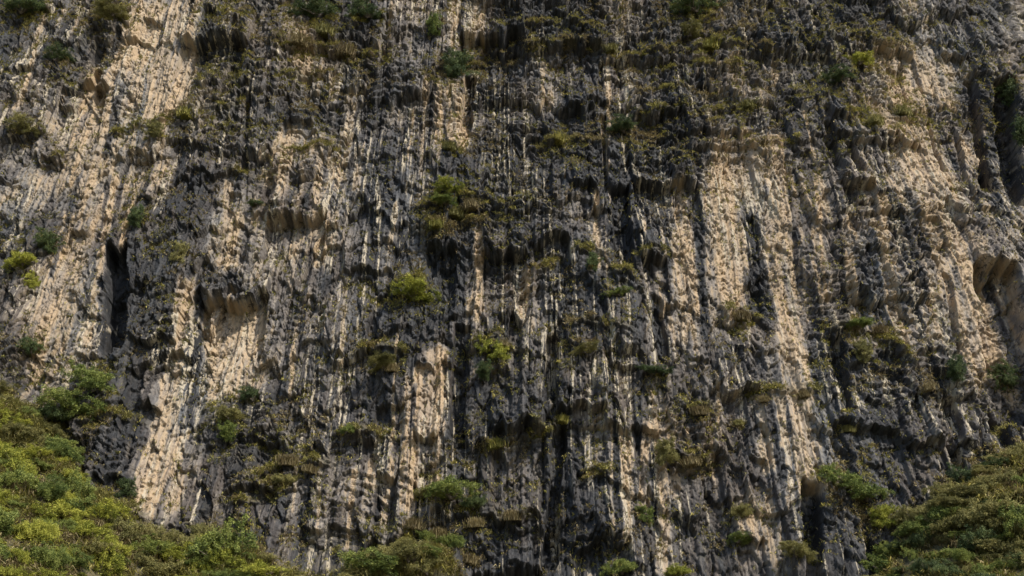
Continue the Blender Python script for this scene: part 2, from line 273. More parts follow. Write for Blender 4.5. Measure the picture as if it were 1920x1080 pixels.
# stain map
jx = px+14*fbm(U/1.8, V/5, 221, 2); jy = py+22*fbm(U/1.2, V/6, 231, 2)
tone = look(GT, jx, jy)
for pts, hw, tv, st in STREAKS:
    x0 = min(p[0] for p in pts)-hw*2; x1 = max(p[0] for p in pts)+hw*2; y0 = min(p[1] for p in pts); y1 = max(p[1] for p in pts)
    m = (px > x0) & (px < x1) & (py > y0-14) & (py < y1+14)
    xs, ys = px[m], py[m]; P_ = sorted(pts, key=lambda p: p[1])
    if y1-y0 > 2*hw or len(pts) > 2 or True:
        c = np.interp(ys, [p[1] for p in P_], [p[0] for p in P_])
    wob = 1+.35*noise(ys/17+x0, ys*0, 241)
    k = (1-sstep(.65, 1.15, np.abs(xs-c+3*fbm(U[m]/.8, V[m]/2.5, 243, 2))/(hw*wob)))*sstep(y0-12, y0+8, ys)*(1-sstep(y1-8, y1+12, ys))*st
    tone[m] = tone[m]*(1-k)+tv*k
Vs = V+cellA*40; Vt = V+cellA*40+cellB*9*(cellB > .5)
str0 = noise(U/2.2+.1*noise(U, V/9, 5), V/30, 249); str1 = noise(wu2/.85+3, V/34, 251); str2 = noise(wu2/.40+8, V/20+cellA*2*(cellA > .6), 261); str3 = noise(wu2/.20, Vs/14, 271)
mid = 1-np.abs(tone-5)/7
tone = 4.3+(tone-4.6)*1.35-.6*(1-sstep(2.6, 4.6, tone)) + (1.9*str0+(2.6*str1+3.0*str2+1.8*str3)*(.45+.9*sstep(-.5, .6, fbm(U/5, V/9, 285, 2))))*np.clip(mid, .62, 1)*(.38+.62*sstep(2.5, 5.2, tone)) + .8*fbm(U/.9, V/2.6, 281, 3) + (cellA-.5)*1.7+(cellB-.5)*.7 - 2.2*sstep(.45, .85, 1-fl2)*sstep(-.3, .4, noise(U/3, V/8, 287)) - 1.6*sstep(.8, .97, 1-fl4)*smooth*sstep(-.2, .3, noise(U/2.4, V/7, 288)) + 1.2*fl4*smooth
tone -= 4.0*sstep(.25, .6, pkd)*sstep(-.2, .3, noise(U/1.7, V/2.2, 289))+1.5*slit        # crescent shade under pocket lips painted into the tone; slits darkened too
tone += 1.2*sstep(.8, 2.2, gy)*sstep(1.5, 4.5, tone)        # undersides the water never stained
tone -= .9*sstep(.2, 1.0, det-.55)*0
veg = look(GV, px+16*fbm(U/1.4, V/1.4, 291, 2), py+16*fbm(U/1.2, V/1.2, 297, 2))
drip = sstep(.80, .90, 1-np.abs(noise(wu2/.50+31, V/22, 301)))*sstep(-.2, .2, noise(U/3, V/6, 303))
soil = np.clip(onslope*1.2 + turf*.5 + sstep(2.5, 6.5, veg+1.6*fbm(U/.9, V/.9, 311, 3))*sstep(.35, 1.1, -gy)*.7, 0, 1)
warm = np.clip(.5+.5*fbm(U/6, V/11, 321, 3), 0, 1)

def mesh_from(name, verts, quads=None, tris=None):
    me = bpy.data.meshes.new(name); n = len(verts)
    fs = quads if quads is not None else tris; k = fs.shape[1]
    me.vertices.add(n); me.vertices.foreach_set('co', np.ascontiguousarray(verts, np.float32).ravel())
    me.loops.add(fs.size); me.loops.foreach_set('vertex_index', fs.astype(np.int32).ravel())
    me.polygons.add(len(fs)); me.polygons.foreach_set('loop_start', (np.arange(len(fs))*k).astype(np.int32))
    try: me.polygons.foreach_set('loop_total', np.full(len(fs), k, np.int32))
    except Exception: pass
    me.update(calc_edges=True); return me
def link(name, me, mat=None, parent=None):
    o = bpy.data.objects.new(name, me); S.collection.objects.link(o)
    if mat: me.materials.append(mat)
    if parent: o.parent = parent
    return o

# ---------------------------------------------------------------- materials
def mat_new(name):
    m = bpy.data.materials.new(name); m.use_nodes = True
    n = m.node_tree.nodes; l = m.node_tree.links; return m, n, l, n['Principled BSDF']
def nnoise(n, l, vec, scale, detail=4, rough=.55):
    t = n.new('ShaderNodeTexNoise'); t.inputs['Scale'].default_value = scale; t.inputs['Detail'].default_value = detail; t.inputs['Roughness'].default_value = rough
    l.new(vec, t.inputs['Vector']); return t.outputs['Fac']
def nramp(n, l, f, stops):
    r = n.new('ShaderNodeValToRGB'); e = r.color_ramp.elements
    while len(e) < len(stops): e.new(.5)
    for k, (p, c) in enumerate(stops): e[k].position = p; e[k].color = (*c, 1)
    l.new(f, r.inputs[0]); return r.outputs[0]
def nmath(n, l, op, a, b, clamp=False):
    m = n.new('ShaderNodeMath'); m.operation = op; m.use_clamp = clamp
    for k, x in enumerate((a, b)):
        if isinstance(x, (int, float)): m.inputs[k].default_value = x
        else: l.new(x, m.inputs[k])
    return m.outputs[0]
def nmix(n, l, f, a, b):
    m = n.new('ShaderNodeMix'); m.data_type = 'RGBA'
    for s, x in ((m.inputs[0], f), (m.inputs[6], a), (m.inputs[7], b)):
        if isinstance(x, tuple): s.default_value = (*x, 1)
        elif isinstance(x, (int, float)): s.default_value = x
        else: l.new(x, s)
    return m.outputs[2]
def rock_material():
    m, n, l, b = mat_new('stained_limestone')
    at = n.new('ShaderNodeAttribute'); at.attribute_name = 'stain_shade'
    sp = n.new('ShaderNodeSeparateColor'); l.new(at.outputs['Color'], sp.inputs[0])
    tone_, soil_, warm_ = sp.outputs; drip_ = at.outputs['Alpha']
    tc = n.new('ShaderNodeTexCoord'); vec = tc.outputs['Object']
    mp = n.new('ShaderNodeMapping'); mp.inputs['Scale'].default_value = (1, .25, .07); l.new(vec, mp.inputs[0]); vs_ = mp.outputs[0]
    fine = nnoise(n, l, vec, 3.2, 6, .65); st = nnoise(n, l, vs_, 4.5, 5, .6); big = nnoise(n, l, vec, .35, 3)
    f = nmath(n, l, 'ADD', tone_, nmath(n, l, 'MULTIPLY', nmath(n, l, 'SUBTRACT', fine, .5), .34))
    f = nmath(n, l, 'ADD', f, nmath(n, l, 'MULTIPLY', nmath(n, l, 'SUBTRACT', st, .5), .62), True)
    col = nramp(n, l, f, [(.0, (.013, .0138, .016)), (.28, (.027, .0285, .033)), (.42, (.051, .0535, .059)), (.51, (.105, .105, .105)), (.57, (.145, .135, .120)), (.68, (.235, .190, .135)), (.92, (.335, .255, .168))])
    mp2 = n.new('ShaderNodeMapping'); mp2.inputs['Scale'].default_value = (1, .25, .05); mp2.inputs['Location'].default_value = (31, 7, 3); l.new(vec, mp2.inputs[0])
    st2 = nnoise(n, l, mp2.outputs[0], 1.7, 6, .65); st3 = nnoise(n, l, mp2.outputs[0], 2.9, 5, .7)
    col = nmix(n, l, nmath(n, l, 'MULTIPLY', nramp(n, l, st2, [(.49, (0, 0, 0)), (.57, (.7, .7, .7))]), nmath(n, l, 'ADD', nmath(n, l, 'MULTIPLY', f, .7), .25)), col, (.130, .132, .136))
    col = nmix(n, l, nmath(n, l, 'MULTIPLY', nramp(n, l, st3, [(.54, (0, 0, 0)), (.66, (.8, .8, .8))]), f), col, (.38, .33, .255))
    col = nmix(n, l, nmath(n, l, 'MULTIPLY', warm_, nmath(n, l, 'MULTIPLY', f, .6)), col, nramp(n, l, fine, [(.35, (.31, .185, .085)), (.65, (.35, .25, .145))]))
    col = nmix(n, l, nmath(n, l, 'MULTIPLY', drip_, nmath(n, l, 'GREATER_THAN', st, .5)), col, (.36, .31, .23))
    lich = nramp(n, l, nnoise(n, l, vec, 2.1, 6, .7), [(.62, (0, 0, 0)), (.74, (.18, .18, .18))])
    col = nmix(n, l, lich, col, nmix(n, l, big, (.14, .125, .10), (.20, .19, .165)))
    col = nmix(n, l, soil_, col, nramp(n, l, fine, [(.3, (.045, .045, .018)), (.5, (.085, .072, .035)), (.7, (.14, .11, .06))]))
    vm = n.new('ShaderNodeMapping'); vm.inputs['Scale'].default_value = (2.1, 1, 1.15); wv_ = n.new('ShaderNodeVectorMath'); wv_.operation = 'ADD'
    wn = n.new('ShaderNodeTexNoise'); wn.inputs['Scale'].default_value = 1.6; wn.inputs['Detail'].default_value = 3; l.new(vec, wn.inputs['Vector'])
    l.new(vec, wv_.inputs[0]); l.new(wn.outputs['Color'], wv_.inputs[1]); l.new(wv_.outputs[0], vm.inputs[0])
    vo = n.new('ShaderNodeTexVoronoi'); vo.feature = 'DISTANCE_TO_EDGE'; vo.inputs['Scale'].default_value = 1.0; l.new(vm.outputs[0], vo.inputs['Vector'])
    ck = nmath(n, l, 'MULTIPLY', nramp(n, l, vo.outputs['Distance'], [(.03, (1, 1, 1)), (.075, (0, 0, 0))]), nramp(n, l, nnoise(n, l, vec, .9, 3), [(.50, (0, 0, 0)), (.58, (.8, .8, .8))]))
    col = nmix(n, l, ck, col, (.022, .020, .019))
    l.new(col, b.inputs['Base Color'])
    l.new(nramp(n, l, fine, [(.3, (.55,)*3), (.7, (.95,)*3)]), b.inputs['Roughness'])
    b.inputs['Specular IOR Level'].default_value = .35
    h = nmath(n, l, 'ADD', nmath(n, l, 'MULTIPLY', nnoise(n, l, vec, 5, 8, .7), .08), nmath(n, l, 'MULTIPLY', nnoise(n, l, vs_, 9, 5, .6), .10))
    bp = n.new('ShaderNodeBump'); bp.inputs['Strength'].default_value = .9; bp.inputs['Distance'].default_value = 1
    l.new(h, bp.inputs['Height']); l.new(bp.outputs[0], b.inputs['Normal'])
    return m
ROCK = rock_material()
def leaf_material(name, c0, c1, c2):
    m, n, l, b = mat_new(name)
    at = n.new('ShaderNodeAttribute'); at.attribute_name = 'shade'
    oi = n.new('ShaderNodeObjectInfo')
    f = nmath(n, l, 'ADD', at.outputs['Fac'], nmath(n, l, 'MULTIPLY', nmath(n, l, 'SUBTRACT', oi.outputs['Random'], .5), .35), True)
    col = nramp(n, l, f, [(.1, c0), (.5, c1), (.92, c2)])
    l.new(col, b.inputs['Base Color']); b.inputs['Roughness'].default_value = .6; b.inputs['Specular IOR Level'].default_value = .25
    tr = n.new('ShaderNodeBsdfTranslucent'); l.new(col, tr.inputs[0]); mx = n.new('ShaderNodeMixShader'); mx.inputs[0].default_value = .3
    l.new(b.outputs[0], mx.inputs[1]); l.new(tr.outputs[0], mx.inputs[2]); l.new(mx.outputs[0], n['Material Output'].inputs[0])
    return m
LM = {'green': leaf_material('green_leaves', (.055, .084, .022), (.145, .18, .042), (.29, .31, .08)),
      'lime': leaf_material('lime_leaves', (.11, .13, .020), (.26, .27, .038), (.46, .44, .08)),
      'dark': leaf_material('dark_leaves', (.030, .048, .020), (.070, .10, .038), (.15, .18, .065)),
      'olive': leaf_material('olive_leaves', (.085, .084, .030), (.20, .185, .062), (.36, .32, .12)),
      'dry': leaf_material('dry_blades', (.095, .070, .036), (.21, .165, .08), (.40, .33, .17)),
      'blade': leaf_material('green_blades', (.085, .092, .022), (.22, .205, .045), (.46, .39, .11))}
def bark_material():
    m, n, l, b = mat_new('bark'); tc = n.new('ShaderNodeTexCoord')
    l.new(nramp(n, l, nnoise(n, l, tc.outputs['Object'], 9), [(.3, (.05, .04, .03)), (.7, (.16, .13, .10))]), b.inputs['Base Color']); b.inputs['Roughness'].default_value = .9; return m
BARK = bark_material()
def ground_material():
    m, n, l, b = mat_new('valley_soil'); tc = n.new('ShaderNodeTexCoord')
    l.new(nramp(n, l, nnoise(n, l, tc.outputs['Object'], .08, 8, .7), [(.3, (.05, .055, .022)), (.55, (.10, .09, .05)), (.75, (.17, .14, .09))]), b.inputs['Base Color']); b.inputs['Roughness'].default_value = .95; return m

# ---------------------------------------------------------------- the setting
idx = np.arange(H_*W_).reshape(H_, W_)
q = np.stack([idx[:-1, :-1], idx[:-1, 1:], idx[1:, 1:], idx[1:, :-1]], -1).reshape(-1, 4)
me = mesh_from('cliff', P.reshape(-1, 3), quads=q)
ca = me.attributes.new('stain_shade', 'FLOAT_COLOR', 'POINT')
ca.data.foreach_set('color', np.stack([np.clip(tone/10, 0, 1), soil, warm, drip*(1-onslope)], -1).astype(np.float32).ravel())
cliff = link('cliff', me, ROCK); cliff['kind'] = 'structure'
gm = mesh_from('ground', np.array([[-2000, -2000, -.2], [2000, -2000, -.2], [2000, 2000, -.2], [-2000, 2000, -.2]], float), quads=np.array([[0, 1, 2, 3]]))
gnd = link("ground", gm, ground_material()); gnd["kind"] = "structure"

# ---------------------------------------------------------------- plants
Pf = P.reshape(-1, 3); pxf = px.ravel(); pyf = py.ravel(); pdf = pd.ravel()
binw = 8; vis = {}
ok = (pxf > -120) & (pxf < 2040) & (pyf > -100) & (pyf < 1180)
ids = np.where(ok)[0]; bx = (pxf[ids]+160)//binw; by = (pyf[ids]+160)//binw; key = (bx*400+by).astype(np.int64)
o_ = np.lexsort((pdf[ids], key)); ids = ids[o_]; key = key[o_]; first = np.r_[True, key[1:] != key[:-1]]
near = dict(zip(key[first].tolist(), ids[first].tolist()))
def at_px(x, y):
    for r in range(4):
        for dx_ in range(-r, r+1):
            for dy_ in range(-r, r+1):
                k = int(((x+160)//binw+dx_)*400+((y+160)//binw+dy_))
                if k in near: return Pf[near[k]]
    return Pf[ids[0]]
rs = np.random.RandomState(5)
def quads_at(c, size, asp, rng, upbias=.3, droop=None):
    n = len(c); d = rng.normal(size=(n, 3)); d[:, 2] += upbias; d /= np.linalg.norm(d, axis=1)[:, None]
    e = rng.normal(size=(n, 3)); e -= (e*d).sum(1)[:, None]*d; e /= np.linalg.norm(e, axis=1)[:, None]
    s = (size*rng.uniform(.6, 1.4, n))[:, None]
    a = c-e*s*asp*.5; b_ = c+e*s*asp*.5; tip = c+d*s; root = c-d*s
    v = np.stack([root, b_, tip, a], 1).reshape(-1, 3)
    return v, np.arange(4*n).reshape(-1, 4)
def set_shade(me, val):
    a = me.attributes.new('shade', 'FLOAT', 'FACE'); a.data.foreach_set('value', val.astype(np.float32))
def foliage_mesh(name, seed, kind):
    """crown of unit radius, standing on z = 0"""
    rng = np.random.RandomState(seed); C_ = []; sh = []; tips = []
    nl = 72; subs = [(rng.uniform(-.5, .5), rng.uniform(-.5, .5), rng.uniform(.25, .8)) for _ in range(5)]
    for k in range(nl):
        th = rng.uniform(0, 2*math.pi); rr = rng.uniform(.05, .55)**.8; q_ = subs[rng.randint(5)]
        z = q_[2]+rng.normal()*.22
        if kind == 'hang': z = rng.uniform(-1.1, .4)+.25
        if kind == 'spray': z = q_[2]*.6+rng.uniform(-.1, .4)
        c = np.array([q_[0]+rr*math.cos(th), q_[1]+rr*math.sin(th), max(z, .08) if kind != 'hang' else z]); s = rng.uniform(.05, .20)
        n = int(90+4200*s*s); ax_ = rng.normal(size=3)+np.array([0, 0, .6 if kind != 'hang' else -.8]); ax_ /= np.linalg.norm(ax_)
        t_ = rng.uniform(-1, 1, n); p = ax_*t_[:, None]*s*1.7+rng.normal(size=(n, 3))*s*.42
        C_.append(c+p); sh.append(np.clip(rng.normal(.5, .2, n)+rng.uniform(-.25, .25), 0, 1)); tips.append(c)
    c = np.concatenate(C_); v, f = quads_at(c, np.full(len(c), .041 if kind != 'spray' else .075), .75 if kind != 'spray' else .22, rng)
    me = mesh_from(name, v, quads=f); set_shade(me, np.concatenate(sh)); return me, tips
def tube(pts, r0, r1, k=5):
    pts = [np.array(p, float) for p in pts]; vs_ = []; fs = []
    for i, p in enumerate(pts):
        t = pts[min(i+1, len(pts)-1)]-pts[max(i-1, 0)]; t /= np.linalg.norm(t)+1e-9
        a = np.cross(t, [.3, .9, .1]); a /= np.linalg.norm(a); b_ = np.cross(t, a); r = r0+(r1-r0)*i/(len(pts)-1)
        for j in range(k): vs_.append(p+r*(a*math.cos(2*math.pi*j/k)+b_*math.sin(2*math.pi*j/k)))
    for i in range(len(pts)-1):
        for j in range(k): fs.append((i*k+j, i*k+(j+1) % k, (i+1)*k+(j+1) % k, (i+1)*k+j))
    return np.array(vs_), np.array(fs)
def stem_mesh(name, tips, rng):
    V_, F_, o = [], [], 0
    for t in tips[::4]:
        m = t*np.array([.35, .35, .5])+rng.normal(size=3)*.04
        v, f = tube([(0, 0, -.12), m*.5, m, t], .035, .008); V_.append(v); F_.append(f+o); o += len(v)
    return mesh_from(name, np.concatenate(V_), quads=np.concatenate(F_))
def blades_mesh(name, seed, n=420, spread=.55, droop=.5):
    rng = np.random.RandomState(seed); th = rng.uniform(0, 2*math.pi, n); b0 = rng.normal(size=(n, 2))*.22
    out = rng.uniform(.15, 1, n)*spread; L = rng.uniform(.5, 1, n)
    dx_, dy_ = np.cos(th), np.sin(th); base = np.stack([b0[:, 0], b0[:, 1], np.full(n, -.05)], 1)
    m1 = base+np.stack([dx_*out*.5, dy_*out*.5, L*.6], 1); m2 = base+np.stack([dx_*out*1.1, dy_*out*1.1, L*(.85-droop*out)], 1)
    w_ = np.stack([-dy_, dx_, 0*dx_], 1)*.014
    v = np.stack([base-w_, base+w_, m1+w_, m1-w_, m2], 1).reshape(-1, 3); i = np.arange(n)[:, None]*5
    tr = np.concatenate([i+[0, 1, 2], i+[0, 2, 3], i+[3, 2, 4]]); me = mesh_from(name, v, tris=tr)
    s = np.clip(rng.normal(.5, .22, n), 0, 1); set_shade(me, np.tile(s, 3)); return me
FOL = {}
def fol(kind, colour, var):
    k = (kind, colour, var)
    if k not in FOL:
        f, tips = foliage_mesh('foliage', hash((kind == 'round', kind == 'spray', var)) % 9999 if False else {'round': 10, 'spray': 40, 'hang': 70}[kind]+var, kind)
        f.materials.append(LM[colour]); s = stem_mesh('stem', tips, np.random.RandomState(var)); s.materials.append(BARK); FOL[k] = (f, s)
    return FOL[k]
def shrub(p, r, squash, kind, colour, var, label, group=None, name='shrub'):
    e = bpy.data.objects.new(name, None); S.collection.objects.link(e); e.location = p; e.empty_display_size = .3
    e.rotation_euler = (R(random.uniform(-8, 26)) if kind != 'hang' else R(20), 0, random.uniform(0, 6.28)) if kind == 'hang' else (R(12), 0, random.uniform(0, 6.28))
    e.scale = (r, r, r*squash); e['label'] = label; e['category'] = 'shrub'
    if group: e['group'] = group
    f, s = fol(kind, colour, var)
    for nm, me in (('foliage', f), ('stem', s)):
        o = bpy.data.objects.new(nm, me); S.collection.objects.link(o); o.parent = e
    return e
BL = {}
def tussock(p, r, colour, var, label, group=None):
    k = (colour, var)
    if k not in BL:
        m = blades_mesh('grass_tussock', 300+var); m.materials.append(LM[colour]); BL[k] = m
    o = bpy.data.objects.new('grass_tussock', BL[k]); S.collection.objects.link(o); o.location = p; o.scale = (r, r, r*.9)
    o.rotation_euler = (R(10), 0, random.uniform(0, 6.28)); o['label'] = label; o['category'] = 'grass tussock'
    if group: o['group'] = group
random.seed(4)
#  px, py of the foot, width px, squash, kind, colour, label
SHRUBS = [
 (782, 556, 84, .6, 'round', 'lime', 'bright yellow-green shrub crowning the dark pillar in the middle of the cliff'),
 (925, 668, 66, .9, 'round', 'lime', 'tall yellow-green shrub on the dark knob below and right of the central bright shrub'),
 (905, 690, 50, .7, 'hang', 'dark', 'dark drooping foliage hanging just beneath the tall yellow-green shrub'),
 (845, 352, 50, .8, 'round', 'lime', 'small yellow-green bush at the head of the grassy ledge in the upper middle'),
 (835, 378, 62, .5, 'spray', 'green', 'green ferny growth spilling down just below the small yellow-green bush'),
 (1612, 118, 62, .75, 'round', 'lime', 'compact rounded yellow-green bush beside the pale patch at upper right'),
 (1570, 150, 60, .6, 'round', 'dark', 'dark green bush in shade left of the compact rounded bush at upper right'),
 (45, 490, 62, .7, 'round', 'lime', 'yellow-green bush high on the left edge of the cliff'),
 (68, 520, 40, 1.0, 'hang', 'lime', 'lime green sprig hanging below the yellow-green bush on the left edge'),
 (40, 245, 60, .7, 'round', 'olive', 'olive bush near the left edge above pale rock'),
 (110, 105, 70, .6, 'spray', 'dark', 'dark spreading shrub at upper left beside a slanting pale rib'),
 (90, 455, 62, .7, 'hang', 'dark', 'dim grey-green shrub above the yellow-green bush on the left edge'),
 (130, 770, 110, .62, 'round', 'green', 'large leafy green bush on the lower left shoulder'),
 (180, 725, 95, .75, 'round', 'green', 'broad green bush topping the lower left shoulder beneath the dark slot'),
 (95, 790, 80, .6, 'round', 'dark', 'deep green bush at the left foot of the large leafy bush'),
 (60, 660, 50, .9, 'round', 'dark', 'dark bush in a cleft at the left edge above the shoulder'),
 (105, 840, 66, .8, 'round', 'green', 'green bush below the large leafy bush on the lower left'),
 (475, 745, 48, 1.0, 'spray', 'dark', 'dark bluish shrub below the tan panel under the big overhang'),
 (430, 780, 62, .7, 'round', 'olive', 'olive bush left of the dark bluish shrub'),
 (425, 815, 50, .8, 'hang', 'green', 'trailing green plant under the olive bush at lower left centre'),
 (655, 808, 30, 1.0, 'round', 'green', 'small round green bush alone on a ledge left of the tan column'),
 (712, 680, 74, .45, 'spray', 'olive', 'flat spreading olive shrub on a knob left of the central bright column'),
 (1165, 548, 62, .5, 'spray', 'green', 'low green shrub capping a knob right of the centre'),
 (1175, 245, 74, .55, 'spray', 'dark', 'dark feathery shrub on the ledge beside the tall black slot'),
 (850, 120, 70, .9, 'hang', 'dark', 'dark ivy-like plant hanging from the ledge at top middle'),
 (820, 45, 40, 1.2, 'hang', 'green', 'narrow green plant hanging at the top left of the middle'),
 (690, 28, 70, .8, 'round', 'dark', 'shadowy shrub at the top edge left of the fluted grey wall'),
 (590, 30, 80, .6, 'round', 'dark', 'wide dark green shrub at the top edge above the brown grassy ledge'),
 (1300, 20, 90, .6, 'round', 'dark', 'wide dark shrub at the top edge right of the middle'),
 (40, 20, 90, .6, 'round', 'dark', 'dark bush in the top left corner of the cliff'),
 (215, 25, 70, .5, 'spray', 'olive', 'olive shrub at the top edge left of the big pale panel'),
 (1580, 905, 84, .62, 'round', 'green', 'leafy green bush crowning the dark outcrop at lower right'),
 (1620, 935, 80, .6, 'round', 'green', 'green bush spilling over the front of the lower right outcrop'),
 (1645, 975, 66, .7, 'hang', 'lime', 'bright green plant draping the right side of the lower right outcrop'),
 (1555, 880, 36, .9, 'round', 'green', 'small upright bush behind the top of the lower right outcrop'),
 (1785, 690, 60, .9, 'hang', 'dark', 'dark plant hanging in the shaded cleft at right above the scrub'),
 (1605, 615, 60, .5, 'spray', 'green', 'low green shrub on the left end of the right-hand ledge'),
 (1615, 650, 46, 1.1, 'hang', 'olive', 'olive trailers hanging under the right-hand ledge'),
 (840, 935, 96, .62, 'round', 'green', 'green bush in the hollow left of the central dark slab near the bottom'),
 (880, 945, 60, .7, 'spray', 'dark', 'dark twiggy shrub against the left side of the central dark slab'),
 (800, 925, 56, .7, 'round', 'olive', 'olive bush at the foot of the fluted tan columns'),
 (200, 960, 90, .65, 'round', 'lime', 'bright lime bush at the foot of the slanting pale column'),
 (245, 915, 50, .8, 'hang', 'dark', 'dark plant beside the lower left end of the slanting pale column'),
 (410, 1040, 120, .95, 'round', 'green', 'tall airy green bush standing at the bottom left of centre'),
 (395, 1010, 80, .9, 'spray', 'olive', 'feathery olive bush behind the tall airy bush at the bottom'),
 (1215, 960, 50, .8, 'hang', 'green', 'green plant clinging above the tan streaks near the bottom right of centre'),
 (1165, 1065, 66, .7, 'round', 'green', 'green bush at the bottom edge just right of the centre'),
 (1270, 1075, 60, .6, 'round', 'lime', 'yellow-green bush at the bottom edge below the pale drip columns'),
 (700, 1065, 110, .6, 'round', 'green', 'wide green bush on the mound at the bottom left of centre'),
 (765, 1045, 90, .6, 'round', 'olive', 'olive bush on the right of the mound at the bottom'),
 (1495, 1035, 80, .55, 'spray', 'olive', 'olive spray at the bottom of the orange-tan column'),
 (1395, 965, 56, .7, 'spray', 'olive', 'small olive shrub below the grey fluted wall at lower right of centre'),
 (1380, 1010, 60, .5, 'spray', 'green', 'thin green shrub near the bottom edge left of the lower right outcrop'),
 (1290, 70, 56, .5, 'spray', 'olive', 'thin olive shrub on the upper strata right of the middle'),
 (530, 900, 60, .6, 'spray', 'olive', 'thin olive shrub on the dark ledges at lower left of centre'),
 (300, 245, 46, .8, 'hang', 'olive', 'olive tuft hanging below the big pale panel at upper left'),
 (250, 400, 50, .9, 'hang', 'dark', 'dark trailing plant above the tall dark slot'),
 (330, 465, 40, 1.3, 'hang', 'olive', 'long olive trailer right of the tall dark slot'),
 (1090, 660, 70, .4, 'spray', 'olive', 'thin grassy shrub on the ledge right of the tall yellow-green shrub'),
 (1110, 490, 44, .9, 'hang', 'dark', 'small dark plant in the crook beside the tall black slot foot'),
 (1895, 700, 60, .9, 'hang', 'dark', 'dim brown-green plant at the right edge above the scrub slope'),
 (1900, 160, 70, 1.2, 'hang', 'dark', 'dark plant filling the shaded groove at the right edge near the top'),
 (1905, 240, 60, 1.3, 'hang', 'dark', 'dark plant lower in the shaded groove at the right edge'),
 (1255, 850, 60, .8, 'hang', 'olive', 'olive growth on the dark ledge right of the pale drip columns'),
 (480, 380, 34, .6, 'spray', 'dark', 'tiny dark shrub left of the upper curved overhang'),
 (1230, 700, 60, .5, 'spray', 'dark', 'grey-green scrubby shrub right of the middle below the pale wall'),
]
for i, (x, y, wpx, sq, kind, colour, lab) in enumerate(SHRUBS):
    p = at_px(x, y); d = (p-CAM)@AX; r = wpx/2*d/F_PX*1.0
    shrub(Vector(p)+Vector((0, -.15*r, -.12*r if kind != 'hang' else .1*r)), r, sq, kind, colour, i % 3, lab)
TUSS = [(1385, 596, 60, 'dry', 'pale dry grass cap on the pillar right of the middle'), (850, 405, 60, 'olive', 'grass tussock on the upper part of the sloping central ledge'),
 (880, 385, 60, 'dry', 'brown grass tussock right of the small yellow-green bush'), (820, 425, 50, 'blade', 'green tussock at the left foot of the sloping central ledge'),
 (600, 70, 70, 'olive', 'olive tussock on the wide brown ledge under the top left shrub'), (640, 110, 76, 'dry', 'brown tussock at the right of the wide grassy ledge'),
 (560, 80, 66, 'dry', 'dry tussock at the left of the wide grassy ledge'), (350, 222, 60, 'blade', 'green tussock on the narrow ledge right of the big pale panel'),
 (1650, 620, 56, 'dry', 'brown tussock at the middle of the right-hand ledge'), (1505, 742, 44, 'dry', 'dry tussock on the lip above the orange-tan column'),
 (1430, 748, 40, 'dry', 'brown tussock beside the upper left of the orange-tan column'), (1310, 768, 60, 'dry', 'straw tussock on the long dark ledge right of the middle'),
 (1385, 798, 40, 'olive', 'small tussock on the spur left of the orange-tan column'), (730, 690, 50, 'dry', 'dry tussock beside the flat spreading shrub'),
 (540, 870, 70, 'dry', 'grass clump on the long sloping ledge at lower left'), (580, 882, 50, 'dry', 'grey dry grass at the end of the long sloping ledge at lower left'),
 (960, 970, 66, 'dry', 'straw fringe on top of the bottom middle black block'), (930, 832, 60, 'blade', 'grass fringe above the pale-topped central dark slab'),
 (1055, 790, 44, 'blade', 'green tussock on the spur right of the central dark boulder'), (890, 985, 60, 'dry', 'grass on the left of the bottom middle black block'),
 (1300, 870, 60, 'dry', 'dry tussock on the broken dark ledge at lower right of centre'), (1400, 205, 50, 'olive', 'tussock on the upper right strata'),
 (1690, 215, 60, 'olive', 'tussock on the ledge below the pale patch at upper right'), (1640, 225, 56, 'olive', 'olive tussock left on the ledge below the pale patch'),
 (1040, 268, 50, 'blade', 'grass on the thin ledge above the square dark block in the middle'), (840, 275, 50, 'olive', 'tussock on the ledge below the upper pale column'),
 (780, 985, 70, 'dry', 'brown grass on the mound top near the bottom'), (820, 1005, 70, 'dry', 'brown grass on the right side of the mound near the bottom'),
 (880, 1050, 60, 'dry', 'pale brown grass at the mound foot by the bottom edge'), (1590, 805, 44, 'olive', 'tussock on the small ledge right of the orange-tan column'),
 (1150, 90, 44, 'olive', 'tussock on the curved upper strata'), (1330, 90, 60, 'blade', 'grass clump on the upper curved strata right of the middle'),
 (1740, 735, 50, 'dry', 'dry tussock over the shaded alcove at right'), (945, 645, 36, 'dry', 'golden dry grass right beside the tall yellow-green shrub')]
for i, (x, y, wpx, colour, lab) in enumerate(TUSS):
    p = at_px(x, y); d = (p-CAM)@AX; tussock(Vector(p)+Vector((0, -.1, -.1)), wpx/2*d/F_PX*1.0, colour, i % 3, lab)
# scrub massed on the banked slopes: every bush its own thing
def inslope(k, x, y, marg=0):
    pts = SLOPES[k][0]; yb = np.interp(x, [p[0] for p in pts], [p[1] for p in pts], left=3000, right=3000); return y > yb+marg
MASS = [(0, 95, (-20, 500), (720, 1090), ['lime', 'olive', 'olive', 'green', 'lime'], 'yellow-green bush among the scrub massed on the bottom left slope', 'bushes massed on the bottom left slope'),
        (2, 70, (1580, 1940), (850, 1095), ['green', 'olive', 'dark', 'olive', 'olive'], 'green bush among the scrub massed on the bottom right slope', 'bushes massed on the bottom right slope'),
        (1, 8, (640, 900), (990, 1090), ['green', 'olive', 'olive'], 'bush among the low scrub on the bottom centre-left mound', 'bushes on the bottom mound')]
ORD = 'leftmost second third fourth fifth sixth seventh eighth ninth tenth eleventh twelfth thirteenth fourteenth fifteenth sixteenth seventeenth eighteenth nineteenth twentieth'.split()
MADE = {}
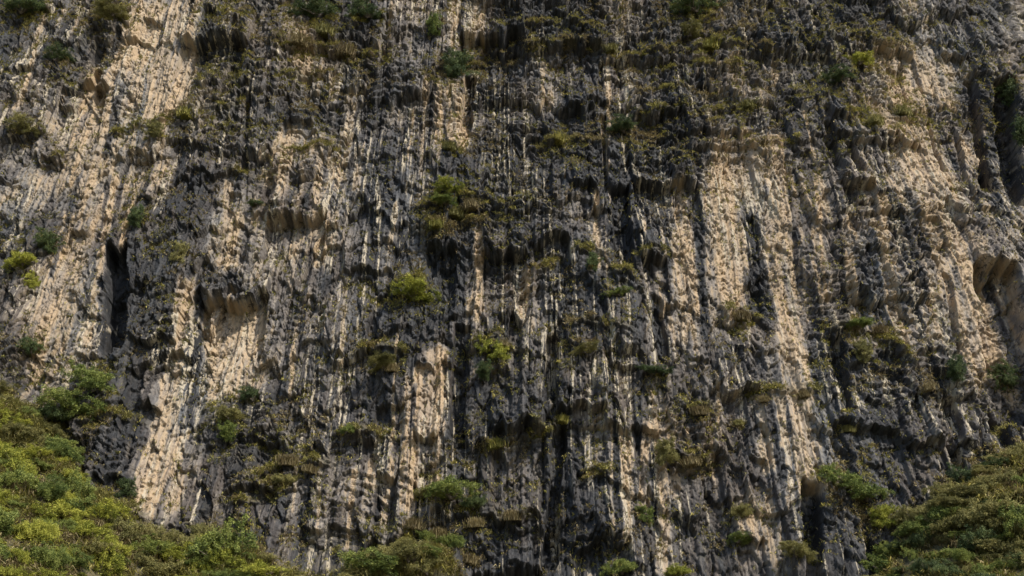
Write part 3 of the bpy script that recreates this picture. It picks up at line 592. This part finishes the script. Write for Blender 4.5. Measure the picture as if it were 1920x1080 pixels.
for k, n, xr, yr, cols, lab, grp in MASS:
    made = []; tries = 0
    while len(made) < n and tries < 9000:
        tries += 1; x = random.uniform(*xr); y = random.uniform(*yr)
        if not inslope(k, x, y, 18) or any((x-a)**2+((y-b)*1.3)**2 < 27**2 for a, b in made): continue
        made.append((x, y))
    made.sort(key=lambda t: t[1])
    for (x, y) in made:
        p = at_px(x, y); d = (p-CAM)@AX; c = random.choice(cols)
        if k == 0 and x < 160 and y > 850: c = random.choice(['lime', 'lime', 'green'])
        r = random.choice([random.uniform(36, 60), random.uniform(50, 84), random.uniform(60, 95)])/2*d/F_PX
        form = random.choice(['round', 'round', 'spray'])
        band = 'along top edge' if not inslope(k, x, y, 70) else ('at the foot' if y > 1000 else 'in the middle')
        lab2 = ({'round': 'rounded', 'spray': 'feathery'}[form], {'lime': 'yellow-green', 'green': 'green', 'olive': 'olive', 'dark': 'dark green'}[c], band, ['bottom left slope', 'bottom mound', 'bottom right slope'][k])
        e = shrub(Vector(p)+Vector((0, 0, -.15*r)), r, random.uniform(.4, 1.05), form, c, random.randrange(3), '', grp)
        MADE.setdefault(lab2, []).append((x, e))
for (form, colr, band, place), lst in MADE.items():
    lst.sort(key=lambda t: t[0])
    for i, (x, e) in enumerate(lst):
        e['label'] = '%s %s bush %s of the %s' % (form, colr, band, place) if len(lst) == 1 else ('%s of %s %s bushes %s of %s' % (ORD[i] if i == 0 else ORD[i]+' from left', form, colr, band, place))
# grass and small weeds rooted on every ledge: nobody could count it
def scatter():
    rng = np.random.RandomState(8)
    vw = (pxf > -80) & (pxf < 2000) & (pyf > -60) & (pyf < 1140)
    dens = np.clip(veg.ravel()/9, 0, 1)**1.5*(.02+1.3*np.clip(-gy.ravel()*.9-.2, 0, 1)) + onslope.ravel()*1.3+.012
    clump = np.clip(fbm(U/1.1, V/1.1, 401, 3).ravel()*1.6+.35, 0, 1)
    for (x, y, wp, *_r) in [(a[0], a[1], a[2]) for a in SHRUBS+TUSS]:
        dens += .2*np.exp(-(((pxf-x)/(wp*.55))**2+((pyf-y-4)/(wp*.30))**2))
    dens += .6*turf.ravel()
    wgt = np.where(vw, dens*clump, 0); wgt /= wgt.sum()
    N = 130000; pick = rng.choice(len(wgt), N, p=wgt); base = Pf[pick]; ons = onslope.ravel()[pick]
    nb = 4; n = N*nb; b0 = np.repeat(base, nb, 0)+rng.normal(size=(n, 3))*.07; L = np.repeat(rng.uniform(.18, .55, N)*(.85+.8*ons), nb)*rng.uniform(.5, 1.2, n)
    th = rng.uniform(0, 2*math.pi, n); out = np.stack([np.cos(th), np.sin(th)*.7-.5, 0*th], 1)
    t1 = b0+out*(L*.35)[:, None]+np.array([0, 0, 1])*(L*.5)[:, None]; t2 = b0+out*(L*.95)[:, None]+np.array([0, 0, 1])*(L*rng.uniform(-.4, .9, n))[:, None]
    side = np.stack([np.cos(th+1.57), np.sin(th+1.57), rng.normal(size=n)*.5], 1)*(rng.uniform(.018, .055, n))[:, None]
    v = np.stack([b0, t1+side, t2, t1-side], 1).reshape(-1, 3)
    me = mesh_from('grass', v, quads=np.arange(4*n).reshape(-1, 4)); s = np.repeat(rng.uniform(.1, .9, N), nb)+rng.normal(size=n)*.1
    set_shade(me, np.clip(s, 0, 1)); me.materials.append(LM['blade']); me.materials.append(LM['dry']); me.materials.append(LM['olive'])
    pn = fbm(U/3.5, V/3.5, 411, 3).ravel()[pick]+rng.normal(size=N)*.35
    mi = np.repeat(np.where(pn > .15, 1, np.where(pn < -.35, 2, 0)), nb); me.polygons.foreach_set('material_index', mi.astype(np.int32))
    o = bpy.data.objects.new('grass', me); S.collection.objects.link(o); o['kind'] = 'stuff'; o['label'] = 'wild grass and weeds growing from ledges and slopes of the cliff'; o['category'] = 'grass'
scatter()
